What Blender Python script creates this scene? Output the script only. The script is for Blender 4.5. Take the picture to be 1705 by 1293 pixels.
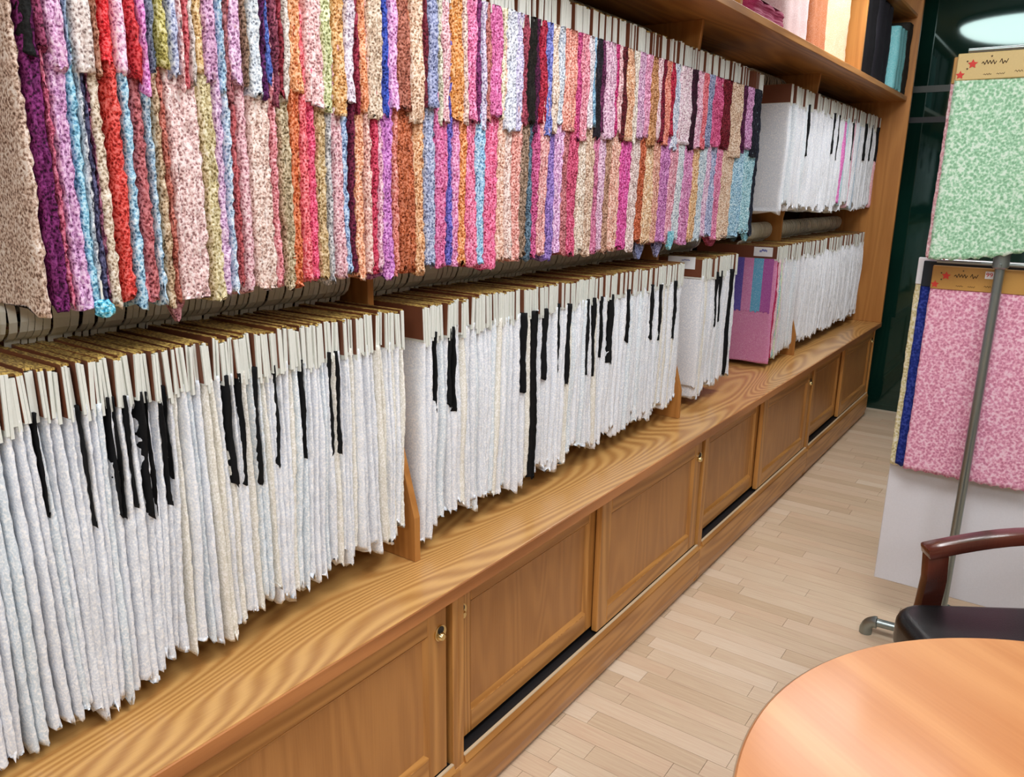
import bpy, bmesh, math, random
from mathutils import Matrix, Vector

for o in list(bpy.data.objects):
    bpy.data.objects.remove(o)
S = bpy.context.scene
COL = S.collection
PI = math.pi

# ------------------------------------------------------------------ camera
cam = bpy.data.cameras.new('camera')
cam.sensor_fit = 'HORIZONTAL'; cam.sensor_width = 36.0; cam.lens = 27.458
cam.clip_start = 0.02; cam.clip_end = 60
camo = bpy.data.objects.new('camera', cam); COL.objects.link(camo)
camo.matrix_world = Matrix(((0.58046, 0.19540, -0.79050, 0.0),
                            (-0.81414, 0.15781, -0.55881, -0.9817),
                            (0.01556, 0.96794, 0.25069, 1.5),
                            (0, 0, 0, 1)))
S.camera = camo

# ------------------------------------------------------------------ world / exposure
w = bpy.data.worlds.new('world'); S.world = w; w.use_nodes = True
w.node_tree.nodes['Background'].inputs[0].default_value = (0.9, 0.95, 1, 1)
w.node_tree.nodes['Background'].inputs[1].default_value = 0.3
S.view_settings.view_transform = 'Standard'
S.view_settings.look = 'None'
S.view_settings.gamma = 1
S.view_settings.use_curve_mapping = False
S.view_settings.exposure = -0.28
LAMP_STRENGTH = 18.0
# lamps are built with their fittings (ceiling_lamp builder below)

# ------------------------------------------------------------------ helpers
def lin(c):
    out = []
    for v in c:
        v = v / 255.0
        out.append(v / 12.92 if v <= 0.04045 else ((v + 0.055) / 1.055) ** 2.4)
    return tuple(out) + (1.0,)

def obj(name, me, mat=None, parent=None, loc=(0, 0, 0)):
    o = bpy.data.objects.new(name, me)
    COL.objects.link(o)
    o.location = loc
    if parent is not None:
        o.parent = parent
    if mat is not None:
        ms = mat if isinstance(mat, (list, tuple)) else [mat]
        if len(me.materials) == 0:
            for m in ms:
                me.materials.append(m)
    return o

def thing(name, label, cat, loc=(0, 0, 0), rotz=0.0, group=None):
    o = bpy.data.objects.new(name, None); COL.objects.link(o)
    o.empty_display_size = 0.05
    o.location = loc; o.rotation_euler = (0, 0, rotz)
    return tag(o, label, cat, group)

def tag(o, label, cat, group=None):
    o['label'] = label; o['category'] = cat
    if group: o['group'] = group
    return o

def struct(o):
    o['kind'] = 'structure'
    return o

class MB:
    """collects simple solids into one mesh"""
    def __init__(self):
        self.v = []; self.f = []; self.m = []
    def box(self, x0, x1, y0, y1, z0, z1, m=0):
        b = len(self.v)
        self.v += [(x0, y0, z0), (x1, y0, z0), (x1, y1, z0), (x0, y1, z0),
                   (x0, y0, z1), (x1, y0, z1), (x1, y1, z1), (x0, y1, z1)]
        for q in ((3, 2, 1, 0), (4, 5, 6, 7), (0, 1, 5, 4), (1, 2, 6, 5), (2, 3, 7, 6), (3, 0, 4, 7)):
            self.f.append(tuple(b + i for i in q)); self.m.append(m)
        return self
    def prism(self, poly, x0, x1, m=0):
        """poly in (y,z), counter-clockwise seen from +X, extruded along X"""
        b = len(self.v); n = len(poly)
        self.v += [(x0, p[0], p[1]) for p in poly] + [(x1, p[0], p[1]) for p in poly]
        self.f.append(tuple(b + n - 1 - i for i in range(n))); self.m.append(m)
        self.f.append(tuple(b + n + i for i in range(n))); self.m.append(m)
        for i in range(n):
            j = (i + 1) % n
            self.f.append((b + i, b + j, b + n + j, b + n + i)); self.m.append(m)
        return self
    def tube(self, pts, r, n=14, m=0, cap=True, rx=None):
        """round tube through points; r a number or list"""
        rs = r if isinstance(r, (list, tuple)) else [r] * len(pts)
        P = [Vector(p) for p in pts]; b = len(self.v)
        up = None
        for i, p in enumerate(P):
            if i == 0: t = P[1] - P[0]
            elif i == len(P) - 1: t = P[-1] - P[-2]
            else: t = (P[i + 1] - P[i]).normalized() + (P[i] - P[i - 1]).normalized()
            t.normalize()
            if up is None:
                up = Vector((0, 0, 1)) if abs(t.z) < 0.9 else Vector((1, 0, 0))
            s = t.cross(up)
            if s.length < 1e-5: s = t.orthogonal()
            s.normalize(); up = s.cross(t); up.normalize()
            for k in range(n):
                a = 2 * PI * k / n
                q = p + s * (math.cos(a) * rs[i]) + up * (math.sin(a) * rs[i])
                self.v.append(tuple(q))
        for i in range(len(P) - 1):
            for k in range(n):
                k2 = (k + 1) % n
                self.f.append((b + i * n + k, b + i * n + k2, b + (i + 1) * n + k2, b + (i + 1) * n + k)); self.m.append(m)
        if cap:
            self.f.append(tuple(b + n - 1 - k for k in range(n))); self.m.append(m)
            e = b + (len(P) - 1) * n
            self.f.append(tuple(e + k for k in range(n))); self.m.append(m)
        return self
    def lathe(self, prof, c=(0, 0, 0), n=32, m=0):
        """prof list of (r,z) from bottom to top"""
        b = len(self.v)
        for r, z in prof:
            for k in range(n):
                a = 2 * PI * k / n
                self.v.append((c[0] + r * math.cos(a), c[1] + r * math.sin(a), c[2] + z))
        for i in range(len(prof) - 1):
            for k in range(n):
                k2 = (k + 1) % n
                self.f.append((b + i * n + k, b + i * n + k2, b + (i + 1) * n + k2, b + (i + 1) * n + k)); self.m.append(m)
        if prof[0][0] > 1e-6:
            self.f.append(tuple(b + n - 1 - k for k in range(n))); self.m.append(m)
        if prof[-1][0] > 1e-6:
            e = b + (len(prof) - 1) * n
            self.f.append(tuple(e + k for k in range(n))); self.m.append(m)
        return self
    def mesh(self, name, smooth=False, bevel=0.0, seg=2):
        me = bpy.data.meshes.new(name)
        me.from_pydata(self.v, [], self.f)
        for p, m in zip(me.polygons, self.m):
            p.material_index = m
        if bevel > 0:
            bm = bmesh.new(); bm.from_mesh(me)
            es = [e for e in bm.edges if len(e.link_faces) == 2 and e.calc_face_angle(0) > 0.5]
            bmesh.ops.bevel(bm, geom=es, offset=bevel, segments=seg, profile=0.5, affect='EDGES', clamp_overlap=True)
            bm.to_mesh(me); bm.free()
        if smooth:
            for p in me.polygons: p.use_smooth = True
        me.update()
        return me
    def build(self, name, mat, parent=None, loc=(0, 0, 0), smooth=False, bevel=0.0, seg=2):
        o = obj(name, self.mesh(name, smooth, bevel, seg), mat, parent, loc)
        if smooth: 
            try: o.data.set_sharp_from_angle(angle=0.7)
            except Exception: pass
        return o

# ------------------------------------------------------------------ materials
def newmat(name):
    m = bpy.data.materials.new(name); m.use_nodes = True
    nt = m.node_tree; b = nt.nodes['Principled BSDF']
    return m, nt, b

def N(nt, t, **kw):
    n = nt.nodes.new(t)
    for k, v in kw.items():
        setattr(n, k, v)
    return n

def plain(name, rgb, rough=0.5, metal=0.0, spec=0.5, bump=0.0, bscale=200, coat=0.0):
    m, nt, b = newmat(name)
    b.inputs['Base Color'].default_value = lin(rgb)
    b.inputs['Roughness'].default_value = rough
    b.inputs['Metallic'].default_value = metal
    b.inputs['Specular IOR Level'].default_value = spec
    b.inputs['Coat Weight'].default_value = coat
    tc = N(nt, 'ShaderNodeTexCoord')
    no = N(nt, 'ShaderNodeTexNoise'); no.inputs['Scale'].default_value = bscale; no.inputs['Detail'].default_value = 3
    nt.links.new(tc.outputs['Object'], no.inputs['Vector'])
    # slight tonal wear
    mx = N(nt, 'ShaderNodeMix', data_type='RGBA', blend_type='MULTIPLY'); mx.inputs['Factor'].default_value = 0.25
    mx.inputs['A'].default_value = lin(rgb)
    nt.links.new(no.outputs['Fac'], mx.inputs['B'])
    br = N(nt, 'ShaderNodeMix', data_type='RGBA', blend_type='MIX'); br.inputs['Factor'].default_value = 0.4
    br.inputs['A'].default_value = lin(rgb)
    nt.links.new(mx.outputs['Result'], br.inputs['B'])
    nt.links.new(br.outputs['Result'], b.inputs['Base Color'])
    if bump > 0:
        bp = N(nt, 'ShaderNodeBump'); bp.inputs['Strength'].default_value = bump; bp.inputs['Distance'].default_value = 0.002
        nt.links.new(no.outputs['Fac'], bp.inputs['Height'])
        nt.links.new(bp.outputs['Normal'], b.inputs['Normal'])
    return m

def wood(name, dark, light, stretch, bands=26.0, nscale=3.2, rough=0.35, spec=0.45, fine=0.35, pores=(400, 400, 14), rnd=False, coat=0.0, rot=0.0):
    """oak-like figure: contour lines of a stretched noise + fine pores"""
    m, nt, b = newmat(name)
    tc = N(nt, 'ShaderNodeTexCoord')
    mp = N(nt, 'ShaderNodeMapping'); mp.inputs['Scale'].default_value = stretch
    rt = N(nt, 'ShaderNodeMapping'); rt.inputs['Rotation'].default_value = (0, 0, rot)
    nt.links.new(tc.outputs['Object'], rt.inputs['Vector'])
    src = rt.outputs['Vector']
    if rnd:
        oi = N(nt, 'ShaderNodeObjectInfo')
        ad = N(nt, 'ShaderNodeVectorMath', operation='ADD')
        sc = N(nt, 'ShaderNodeMath', operation='MULTIPLY'); sc.inputs[1].default_value = 37.0
        nt.links.new(oi.outputs['Random'], sc.inputs[0])
        nt.links.new(src, ad.inputs[0]); nt.links.new(sc.outputs[0], ad.inputs[1])
        src = ad.outputs['Vector']
    nt.links.new(src, mp.inputs['Vector'])
    no = N(nt, 'ShaderNodeTexNoise'); no.inputs['Scale'].default_value = nscale; no.inputs['Detail'].default_value = 0.6
    no.inputs['Distortion'].default_value = 0.2
    nt.links.new(mp.outputs['Vector'], no.inputs['Vector'])
    mu = N(nt, 'ShaderNodeMath', operation='MULTIPLY'); mu.inputs[1].default_value = bands * 2 * PI / 2
    nt.links.new(no.outputs['Fac'], mu.inputs[0])
    sn = N(nt, 'ShaderNodeMath', operation='SINE'); nt.links.new(mu.outputs[0], sn.inputs[0])
    r1 = N(nt, 'ShaderNodeMapRange'); r1.inputs['From Min'].default_value = -1; r1.inputs['From Max'].default_value = 1
    nt.links.new(sn.outputs[0], r1.inputs['Value'])
    mp2 = N(nt, 'ShaderNodeMapping'); mp2.inputs['Scale'].default_value = pores
    nt.links.new(src, mp2.inputs['Vector'])
    n2 = N(nt, 'ShaderNodeTexNoise'); n2.inputs['Scale'].default_value = 1.0; n2.inputs['Detail'].default_value = 3
    nt.links.new(mp2.outputs['Vector'], n2.inputs['Vector'])
    mixf = N(nt, 'ShaderNodeMix', data_type='FLOAT'); mixf.inputs['Factor'].default_value = fine
    nt.links.new(r1.outputs['Result'], mixf.inputs['A']); nt.links.new(n2.outputs['Fac'], mixf.inputs['B'])
    n3 = N(nt, 'ShaderNodeTexNoise'); n3.inputs['Scale'].default_value = 1.3; n3.inputs['Detail'].default_value = 2
    nt.links.new(mp.outputs['Vector'], n3.inputs['Vector'])
    mixg = N(nt, 'ShaderNodeMix', data_type='FLOAT'); mixg.inputs['Factor'].default_value = 0.3
    nt.links.new(mixf.outputs['Result'], mixg.inputs['A']); nt.links.new(n3.outputs['Fac'], mixg.inputs['B'])
    cr = N(nt, 'ShaderNodeValToRGB')
    cr.color_ramp.elements[0].position = 0.18; cr.color_ramp.elements[0].color = lin(dark)
    cr.color_ramp.elements[1].position = 0.72; cr.color_ramp.elements[1].color = lin(light)
    nt.links.new(mixg.outputs['Result'], cr.inputs['Fac'])
    nt.links.new(cr.outputs['Color'], b.inputs['Base Color'])
    b.inputs['Roughness'].default_value = rough
    b.inputs['Specular IOR Level'].default_value = spec
    b.inputs['Coat Weight'].default_value = coat
    b.inputs['Coat Roughness'].default_value = 0.15
    bp = N(nt, 'ShaderNodeBump'); bp.inputs['Strength'].default_value = 0.08; bp.inputs['Distance'].default_value = 0.001
    nt.links.new(n2.outputs['Fac'], bp.inputs['Height']); nt.links.new(bp.outputs['Normal'], b.inputs['Normal'])
    return m

def lace(name, contrast=1.0, scale=230.0, white=0.25, rough=0.75, bump=0.7, darkmul=0.42):
    """thread-and-hole lace; the yarn colour is the object's colour"""
    m, nt, b = newmat(name)
    oi = N(nt, 'ShaderNodeObjectInfo'); tc = N(nt, 'ShaderNodeTexCoord')
    sc = N(nt, 'ShaderNodeMath', operation='MULTIPLY'); sc.inputs[1].default_value = 23.0
    nt.links.new(oi.outputs['Random'], sc.inputs[0])
    ad = N(nt, 'ShaderNodeVectorMath', operation='ADD')
    nt.links.new(tc.outputs['Object'], ad.inputs[0]); nt.links.new(sc.outputs[0], ad.inputs[1])
    n1 = N(nt, 'ShaderNodeTexNoise'); n1.inputs['Scale'].default_value = scale; n1.inputs['Detail'].default_value = 2.0
    n1.inputs['Roughness'].default_value = 0.6
    vo = N(nt, 'ShaderNodeTexVoronoi', feature='F1'); vo.inputs['Scale'].default_value = scale * 0.7
    n2 = N(nt, 'ShaderNodeTexNoise'); n2.inputs['Scale'].default_value = 34.0; n2.inputs['Detail'].default_value = 2.0
    for q in (n1, vo, n2): nt.links.new(ad.outputs['Vector'], q.inputs['Vector'])
    mixf = N(nt, 'ShaderNodeMix', data_type='FLOAT'); mixf.inputs['Factor'].default_value = 0.35
    nt.links.new(n1.outputs['Fac'], mixf.inputs['A']); nt.links.new(vo.outputs['Distance'], mixf.inputs['B'])
    mr = N(nt, 'ShaderNodeMapRange'); mr.inputs['From Min'].default_value = 0.36; mr.inputs['From Max'].default_value = 0.64
    mr.inputs['To Min'].default_value = 0.0; mr.inputs['To Max'].default_value = 1.0; mr.clamp = True
    nt.links.new(mixf.outputs['Result'], mr.inputs['Value'])
    dk = N(nt, 'ShaderNodeMix', data_type='RGBA', blend_type='MULTIPLY'); dk.inputs['Factor'].default_value = contrast
    dk.inputs['B'].default_value = (darkmul, darkmul * 0.92, darkmul * 0.95, 1)
    sq = N(nt, 'ShaderNodeMix', data_type='RGBA', blend_type='MULTIPLY'); sq.inputs['Factor'].default_value = 0.75 * contrast
    nt.links.new(oi.outputs['Color'], sq.inputs['A']); nt.links.new(oi.outputs['Color'], sq.inputs['B'])
    nt.links.new(sq.outputs['Result'], dk.inputs['A'])
    lt = N(nt, 'ShaderNodeMix', data_type='RGBA', blend_type='SCREEN'); lt.inputs['Factor'].default_value = white
    nt.links.new(oi.outputs['Color'], lt.inputs['A']); nt.links.new(oi.outputs['Color'], lt.inputs['B'])
    bw = N(nt, 'ShaderNodeRGBToBW'); nt.links.new(oi.outputs['Color'], bw.inputs['Color'])
    wf = N(nt, 'ShaderNodeMath', operation='MULTIPLY'); wf.inputs[1].default_value = 0.75; wf.use_clamp = True
    nt.links.new(bw.outputs['Val'], wf.inputs[0])
    lw = N(nt, 'ShaderNodeMix', data_type='RGBA', blend_type='MIX'); lw.inputs['B'].default_value = (1, 0.98, 0.97, 1)
    nt.links.new(wf.outputs[0], lw.inputs['Factor']); nt.links.new(lt.outputs['Result'], lw.inputs['A']); lt = lw
    lo = N(nt, 'ShaderNodeMapRange'); lo.inputs['From Min'].default_value = 0.0; lo.inputs['From Max'].default_value = 0.45
    hi = N(nt, 'ShaderNodeMapRange'); hi.inputs['From Min'].default_value = 0.45; hi.inputs['From Max'].default_value = 0.95
    nt.links.new(mr.outputs['Result'], lo.inputs['Value']); nt.links.new(mr.outputs['Result'], hi.inputs['Value'])
    m0 = N(nt, 'ShaderNodeMix', data_type='RGBA', blend_type='MIX')
    nt.links.new(lo.outputs['Result'], m0.inputs['Factor'])
    nt.links.new(dk.outputs['Result'], m0.inputs['A']); nt.links.new(oi.outputs['Color'], m0.inputs['B'])
    mx = N(nt, 'ShaderNodeMix', data_type='RGBA', blend_type='MIX')
    nt.links.new(hi.outputs['Result'], mx.inputs['Factor'])
    nt.links.new(m0.outputs['Result'], mx.inputs['A']); nt.links.new(lt.outputs['Result'], mx.inputs['B'])
    # motif-scale variation
    m2 = N(nt, 'ShaderNodeMix', data_type='RGBA', blend_type='OVERLAY'); m2.inputs['Factor'].default_value = 0.45 * contrast
    nt.links.new(mx.outputs['Result'], m2.inputs['A']); nt.links.new(n2.outputs['Fac'], m2.inputs['B'])
    nt.links.new(m2.outputs['Result'], b.inputs['Base Color'])
    b.inputs['Roughness'].default_value = rough
    b.inputs['Specular IOR Level'].default_value = 0.25
    bp = N(nt, 'ShaderNodeBump'); bp.inputs['Strength'].default_value = bump; bp.inputs['Distance'].default_value = 0.0025
    nt.links.new(mixf.outputs['Result'], bp.inputs['Height']); nt.links.new(bp.outputs['Normal'], b.inputs['Normal'])
    return m

M = {}
M['lace'] = lace('coloured_lace', 1.0, 270, 0.95, darkmul=0.38)
M['white_lace'] = lace('white_lace', 0.13, 330, 0.5, bump=0.3, darkmul=0.6)
M['plain_cloth'] = lace('plain_cloth', 0.12, 500, 0.0, bump=0.15)
M['rack_lace'] = lace('rack_lace', 0.40, 150, 0.5, bump=0.4, darkmul=0.5)
M['top'] = wood('oak_worktop', (160, 108, 54), (206, 158, 94), (0.17, 0.9, 0.9), bands=85, nscale=4.0, rough=0.3, fine=0.42, pores=(16, 520, 520), coat=0.2)
M['edge'] = wood('oak_edge', (140, 84, 42), (186, 122, 70), (0.16, 2, 2), bands=10, rough=0.3, pores=(14, 300, 300))
M['railw'] = wood('oak_rail', (158, 104, 48), (194, 138, 74), (0.15, 2, 2), bands=18, nscale=5, rough=0.35, pores=(14, 350, 350))
M['stile'] = wood('oak_stile', (158, 104, 48), (194, 138, 74), (2, 2, 0.15), bands=18, nscale=5, rough=0.35, pores=(350, 350, 14))
M['panel'] = wood('oak_panel', (158, 104, 52), (182, 126, 68), (1.6, 1.6, 0.2), bands=22, nscale=5, rough=0.33, pores=(300, 300, 8), fine=0.6)
M['frame'] = wood('oak_upright', (158, 102, 48), (186, 128, 66), (1.6, 1.6, 0.16), bands=22, nscale=5, rough=0.4, pores=(300, 300, 8), fine=0.6)
M['shelfw'] = wood('oak_shelf', (138, 88, 42), (192, 136, 76), (0.16, 1.6, 1.6), bands=20, nscale=5, rough=0.4, pores=(8, 300, 300), fine=0.6)
M['backp'] = plain('dark_back_board', (60, 40, 26), 0.6)
M['dark'] = plain('shade_and_trim_black', (18, 16, 18), 0.5)  # black for shade painted behind and under cabinets, also dark trim and keyholes
M['track'] = plain('pale_track_strip', (205, 182, 150), 0.4)
M['brass'] = plain('brass', (226, 204, 150), 0.22, metal=1.0)
M['chrome'] = plain('chrome_tube', (190, 192, 195), 0.2, metal=1.0)
M['pipe'] = plain('galvanised_pipe', (150, 160, 158), 0.32, metal=0.85)
M['hook'] = plain('white_hanger_plastic', (240, 237, 224), 0.35)
M['card'] = plain('brown_card', (112, 62, 38), 0.5)
M['core'] = plain('cream_leaf_edge', (226, 229, 222), 0.7)
M['tagw'] = plain('white_tag', (240, 242, 246), 0.5)
M['ink'] = plain('blue_ink', (70, 80, 170), 0.6)
M['blackink'] = plain('dark_ink', (70, 50, 25), 0.6)
M['redink'] = plain('red_print', (205, 52, 40), 0.6)
M['wallw'] = plain('wall_paint', (128, 122, 112), 0.8)
M['ceil'] = plain('ceiling_paint', (120, 122, 120), 0.8)
M['leather'] = plain('black_leather', (16, 17, 19), 0.32, bump=0.25, bscale=350)
M['darkwood'] = wood('dark_mahogany', (44, 18, 12), (92, 44, 32), (2, 2, 2), bands=5, nscale=3, rough=0.2, coat=0.5)
M['board'] = plain('white_board', (222, 222, 228), 0.45)
M['metaltrim'] = plain('grey_metal_trim', (62, 66, 62), 0.4, metal=0.3)
M['goldcard'] = plain('gold_header_card', (188, 142, 72), 0.35, spec=0.6)
M['palegold'] = plain('pale_gold_header_card', (206, 182, 122), 0.4)
M['navycard'] = plain('navy_header_card', (18, 30, 42), 0.4)

def gold_mat():
    m, nt, b = newmat('gold_printed_card')
    tc = N(nt, 'ShaderNodeTexCoord'); mp = N(nt, 'ShaderNodeMapping'); mp.inputs['Scale'].default_value = (420, 120, 60)
    nt.links.new(tc.outputs['Object'], mp.inputs['Vector'])
    oi = N(nt, 'ShaderNodeObjectInfo')
    ad = N(nt, 'ShaderNodeVectorMath', operation='ADD'); sc = N(nt, 'ShaderNodeMath', operation='MULTIPLY'); sc.inputs[1].default_value = 91
    nt.links.new(oi.outputs['Random'], sc.inputs[0]); nt.links.new(mp.outputs['Vector'], ad.inputs[0]); nt.links.new(sc.outputs[0], ad.inputs[1])
    no = N(nt, 'ShaderNodeTexNoise'); no.inputs['Scale'].default_value = 1.0; no.inputs['Detail'].default_value = 1
    nt.links.new(ad.outputs['Vector'], no.inputs['Vector'])
    cr = N(nt, 'ShaderNodeValToRGB')
    cr.color_ramp.elements[0].position = 0.42; cr.color_ramp.elements[0].color = lin((112, 78, 36))
    cr.color_ramp.elements[1].position = 0.62; cr.color_ramp.elements[1].color = lin((216, 186, 104))
    nt.links.new(no.outputs['Fac'], cr.inputs['Fac']); nt.links.new(cr.outputs['Color'], b.inputs['Base Color'])
    b.inputs['Roughness'].default_value = 0.4; b.inputs['Metallic'].default_value = 0.25
    return m
M['gold'] = gold_mat()

def green_glass():
    m, nt, b = newmat('dark_green_glass')
    tc = N(nt, 'ShaderNodeTexCoord'); no = N(nt, 'ShaderNodeTexNoise'); no.inputs['Scale'].default_value = 1.4
    nt.links.new(tc.outputs['Object'], no.inputs['Vector'])
    cr = N(nt, 'ShaderNodeValToRGB')
    cr.color_ramp.elements[0].position = 0.35; cr.color_ramp.elements[0].color = lin((6, 26, 21))
    cr.color_ramp.elements[1].position = 0.7; cr.color_ramp.elements[1].color = lin((14, 46, 38))
    nt.links.new(no.outputs['Fac'], cr.inputs['Fac']); nt.links.new(cr.outputs['Color'], b.inputs['Base Color'])
    b.inputs['Roughness'].default_value = 0.05; b.inputs['IOR'].default_value = 1.5; b.inputs['Specular IOR Level'].default_value = 0.85
    b.inputs['Specular Tint'].default_value = (0.75, 1.0, 0.95, 1)
    return m
M['green'] = green_glass()

def plank_mat():
    m, nt, b = newmat('beech_parquet')
    oi = N(nt, 'ShaderNodeObjectInfo'); ge = N(nt, 'ShaderNodeNewGeometry')
    ad = N(nt, 'ShaderNodeMath', operation='ADD'); nt.links.new(oi.outputs['Random'], ad.inputs[0]); nt.links.new(ge.outputs['Random Per Island'], ad.inputs[1])
    fr = N(nt, 'ShaderNodeMath', operation='FRACT'); nt.links.new(ad.outputs[0], fr.inputs[0])
    cr = N(nt, 'ShaderNodeValToRGB')
    e = cr.color_ramp.elements
    e[0].position = 0.0; e[0].color = lin((204, 178, 148)); e[1].position = 1.0; e[1].color = lin((226, 206, 182))
    x = e.new(0.5); x.color = lin((218, 195, 168)); x = e.new(0.75); x.color = lin((214, 186, 157))
    nt.links.new(fr.outputs[0], cr.inputs['Fac'])
    mp = N(nt, 'ShaderNodeMapping'); mp.inputs['Scale'].default_value = (160, 7, 1)
    nt.links.new(ge.outputs['Position'], mp.inputs['Vector'])
    no = N(nt, 'ShaderNodeTexNoise'); no.inputs['Scale'].default_value = 1; no.inputs['Detail'].default_value = 3
    nt.links.new(mp.outputs['Vector'], no.inputs['Vector'])
    mx = N(nt, 'ShaderNodeMix', data_type='RGBA', blend_type='OVERLAY'); mx.inputs['Factor'].default_value = 0.28
    nt.links.new(cr.outputs['Color'], mx.inputs['A']); nt.links.new(no.outputs['Fac'], mx.inputs['B'])
    nt.links.new(mx.outputs['Result'], b.inputs['Base Color'])
    b.inputs['Roughness'].default_value = 0.38; b.inputs['Specular IOR Level'].default_value = 0.4
    return m
M['plank'] = plank_mat()

# ------------------------------------------------------------------ room shell
X0R, X1R, Y0R, Y1R, ZC = -2.6, 5.90, -3.3, 0.62, 2.85
floor = struct(MB().box(X0R, X1R, Y0R, Y1R, -0.06, -0.004).build('floor', plain('floor_joint', (120, 96, 72), 0.7)))
struct(MB().box(X0R, X1R, Y0R, Y1R, ZC, ZC + 0.06).build('ceiling', M['ceil']))
struct(MB().box(X0R, X1R + 0.1, Y1R, Y1R + 0.08, -0.06, ZC).build('wall_left', M['wallw']))
struct(MB().box(X0R, X1R + 0.1, Y0R - 0.08, Y0R, -0.06, ZC).build('wall_right', M['wallw']))
struct(MB().box(X0R - 0.08, X0R, Y0R, Y1R, -0.06, ZC).build('wall_front', M['wallw']))
wb = struct(MB().box(X1R + 0.012, X1R + 0.1, Y0R, Y1R, -0.06, ZC).build('wall_back', M['dark']))
# dark green glass sheets set on the end wall, with grey metal strips between them
ys = [Y1R, -0.9, -2.1, Y0R]
for i in range(3):
    for z0, z1 in ((0.0, 1.94), (1.975, 2.125), (2.165, ZC)):
        MB().box(X1R, X1R + 0.012, ys[i + 1] + 0.002, ys[i] - 0.002, z0, z1).build('glass_sheet', M['green'], wb)
MB().box(X1R - 0.008, X1R + 0.012, Y0R, Y1R, 2.125, 2.165).build('joint_strip', M['metaltrim'], wb)
MB().box(X1R - 0.002, X1R + 0.012, Y0R, Y1R, 1.94, 1.975).build('joint_strip', M['dark'], wb)

# parquet: strips run across the aisle
rng = random.Random(5)
unit = MB().box(-0.5, 0.5, -0.5, 0.5, -0.004, 0.0).mesh('plank'); unit.materials.append(M['plank'])
PW = 0.0665
rest = MB()
n_pl = 0
i = 0
x = X0R
while x < X1R - 0.01:
    xe = min(x + PW, X1R)
    y = Y0R - rng.uniform(0, 0.5)
    while y < Y1R:
        L = rng.choice((0.34, 0.42, 0.5, 0.58, 0.66))
        a, b2 = max(y, Y0R), min(y + L, Y1R)
        if b2 - a > 0.01:
            near = xe > 0.95 and b2 > -1.0 and a < -0.02 and b2 - 0.0 < 0.62
            if near and n_pl < 290:
                o = bpy.data.objects.new('plank', unit); COL.objects.link(o)
                o.parent = floor
                o.location = ((x + xe) / 2, (a + b2) / 2, 0)
                o.scale = (xe - x - 0.0012, b2 - a - 0.0012, 1)
                n_pl += 1
            else:
                rest.box(x + 0.0006, xe - 0.0006, a + 0.0006, b2 - 0.0006, -0.004, 0.0)
        y += L
    x += PW
ro = rest.build('remaining_planks', M['plank'], floor); ro['kind'] = 'stuff'

# ------------------------------------------------------------------ ceiling lamps
def emit_mat():
    m, nt, b = newmat('lamp_diffuser_glow')
    b.inputs['Base Color'].default_value = (0.9, 0.9, 0.9, 1)
    b.inputs['Emission Color'].default_value = (0.97, 0.985, 1.0, 1)
    b.inputs['Emission Strength'].default_value = LAMP_STRENGTH
    return m
M['emit'] = emit_mat()
def ceiling_lamp(x, y, label):
    t = thing('ceiling_lamp', label, 'lamp', (x, y, ZC - 0.17), 0, 'round ceiling lamps')
    prof = [(0.0, 0.0)]
    for k in range(1, 9):
        a = PI / 2 * k / 8
        prof.append((0.50 * math.sin(a), 0.13 * (1 - math.cos(a))))
    MB().lathe(prof, n=40).build('diffuser', M['emit'], t, smooth=True)
    MB().lathe([(0.52, 0.125), (0.525, 0.135), (0.525, 0.168), (0.46, 0.17)], n=40).build('rim', M['metaltrim'], t)
ceiling_lamp(3.95, -0.42, 'round glowing ceiling lamp mirrored in the dark green end wall')
for k, (x, y) in enumerate(((1.2, -0.8), (-1.4, -0.8), (0.6, -2.4), (-1.6, -2.4))):  # added unseen lamps, put in to light the camera side
    ceiling_lamp(x, y, 'added round ceiling lamp for fill light, unseen, outside the picture')

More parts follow.
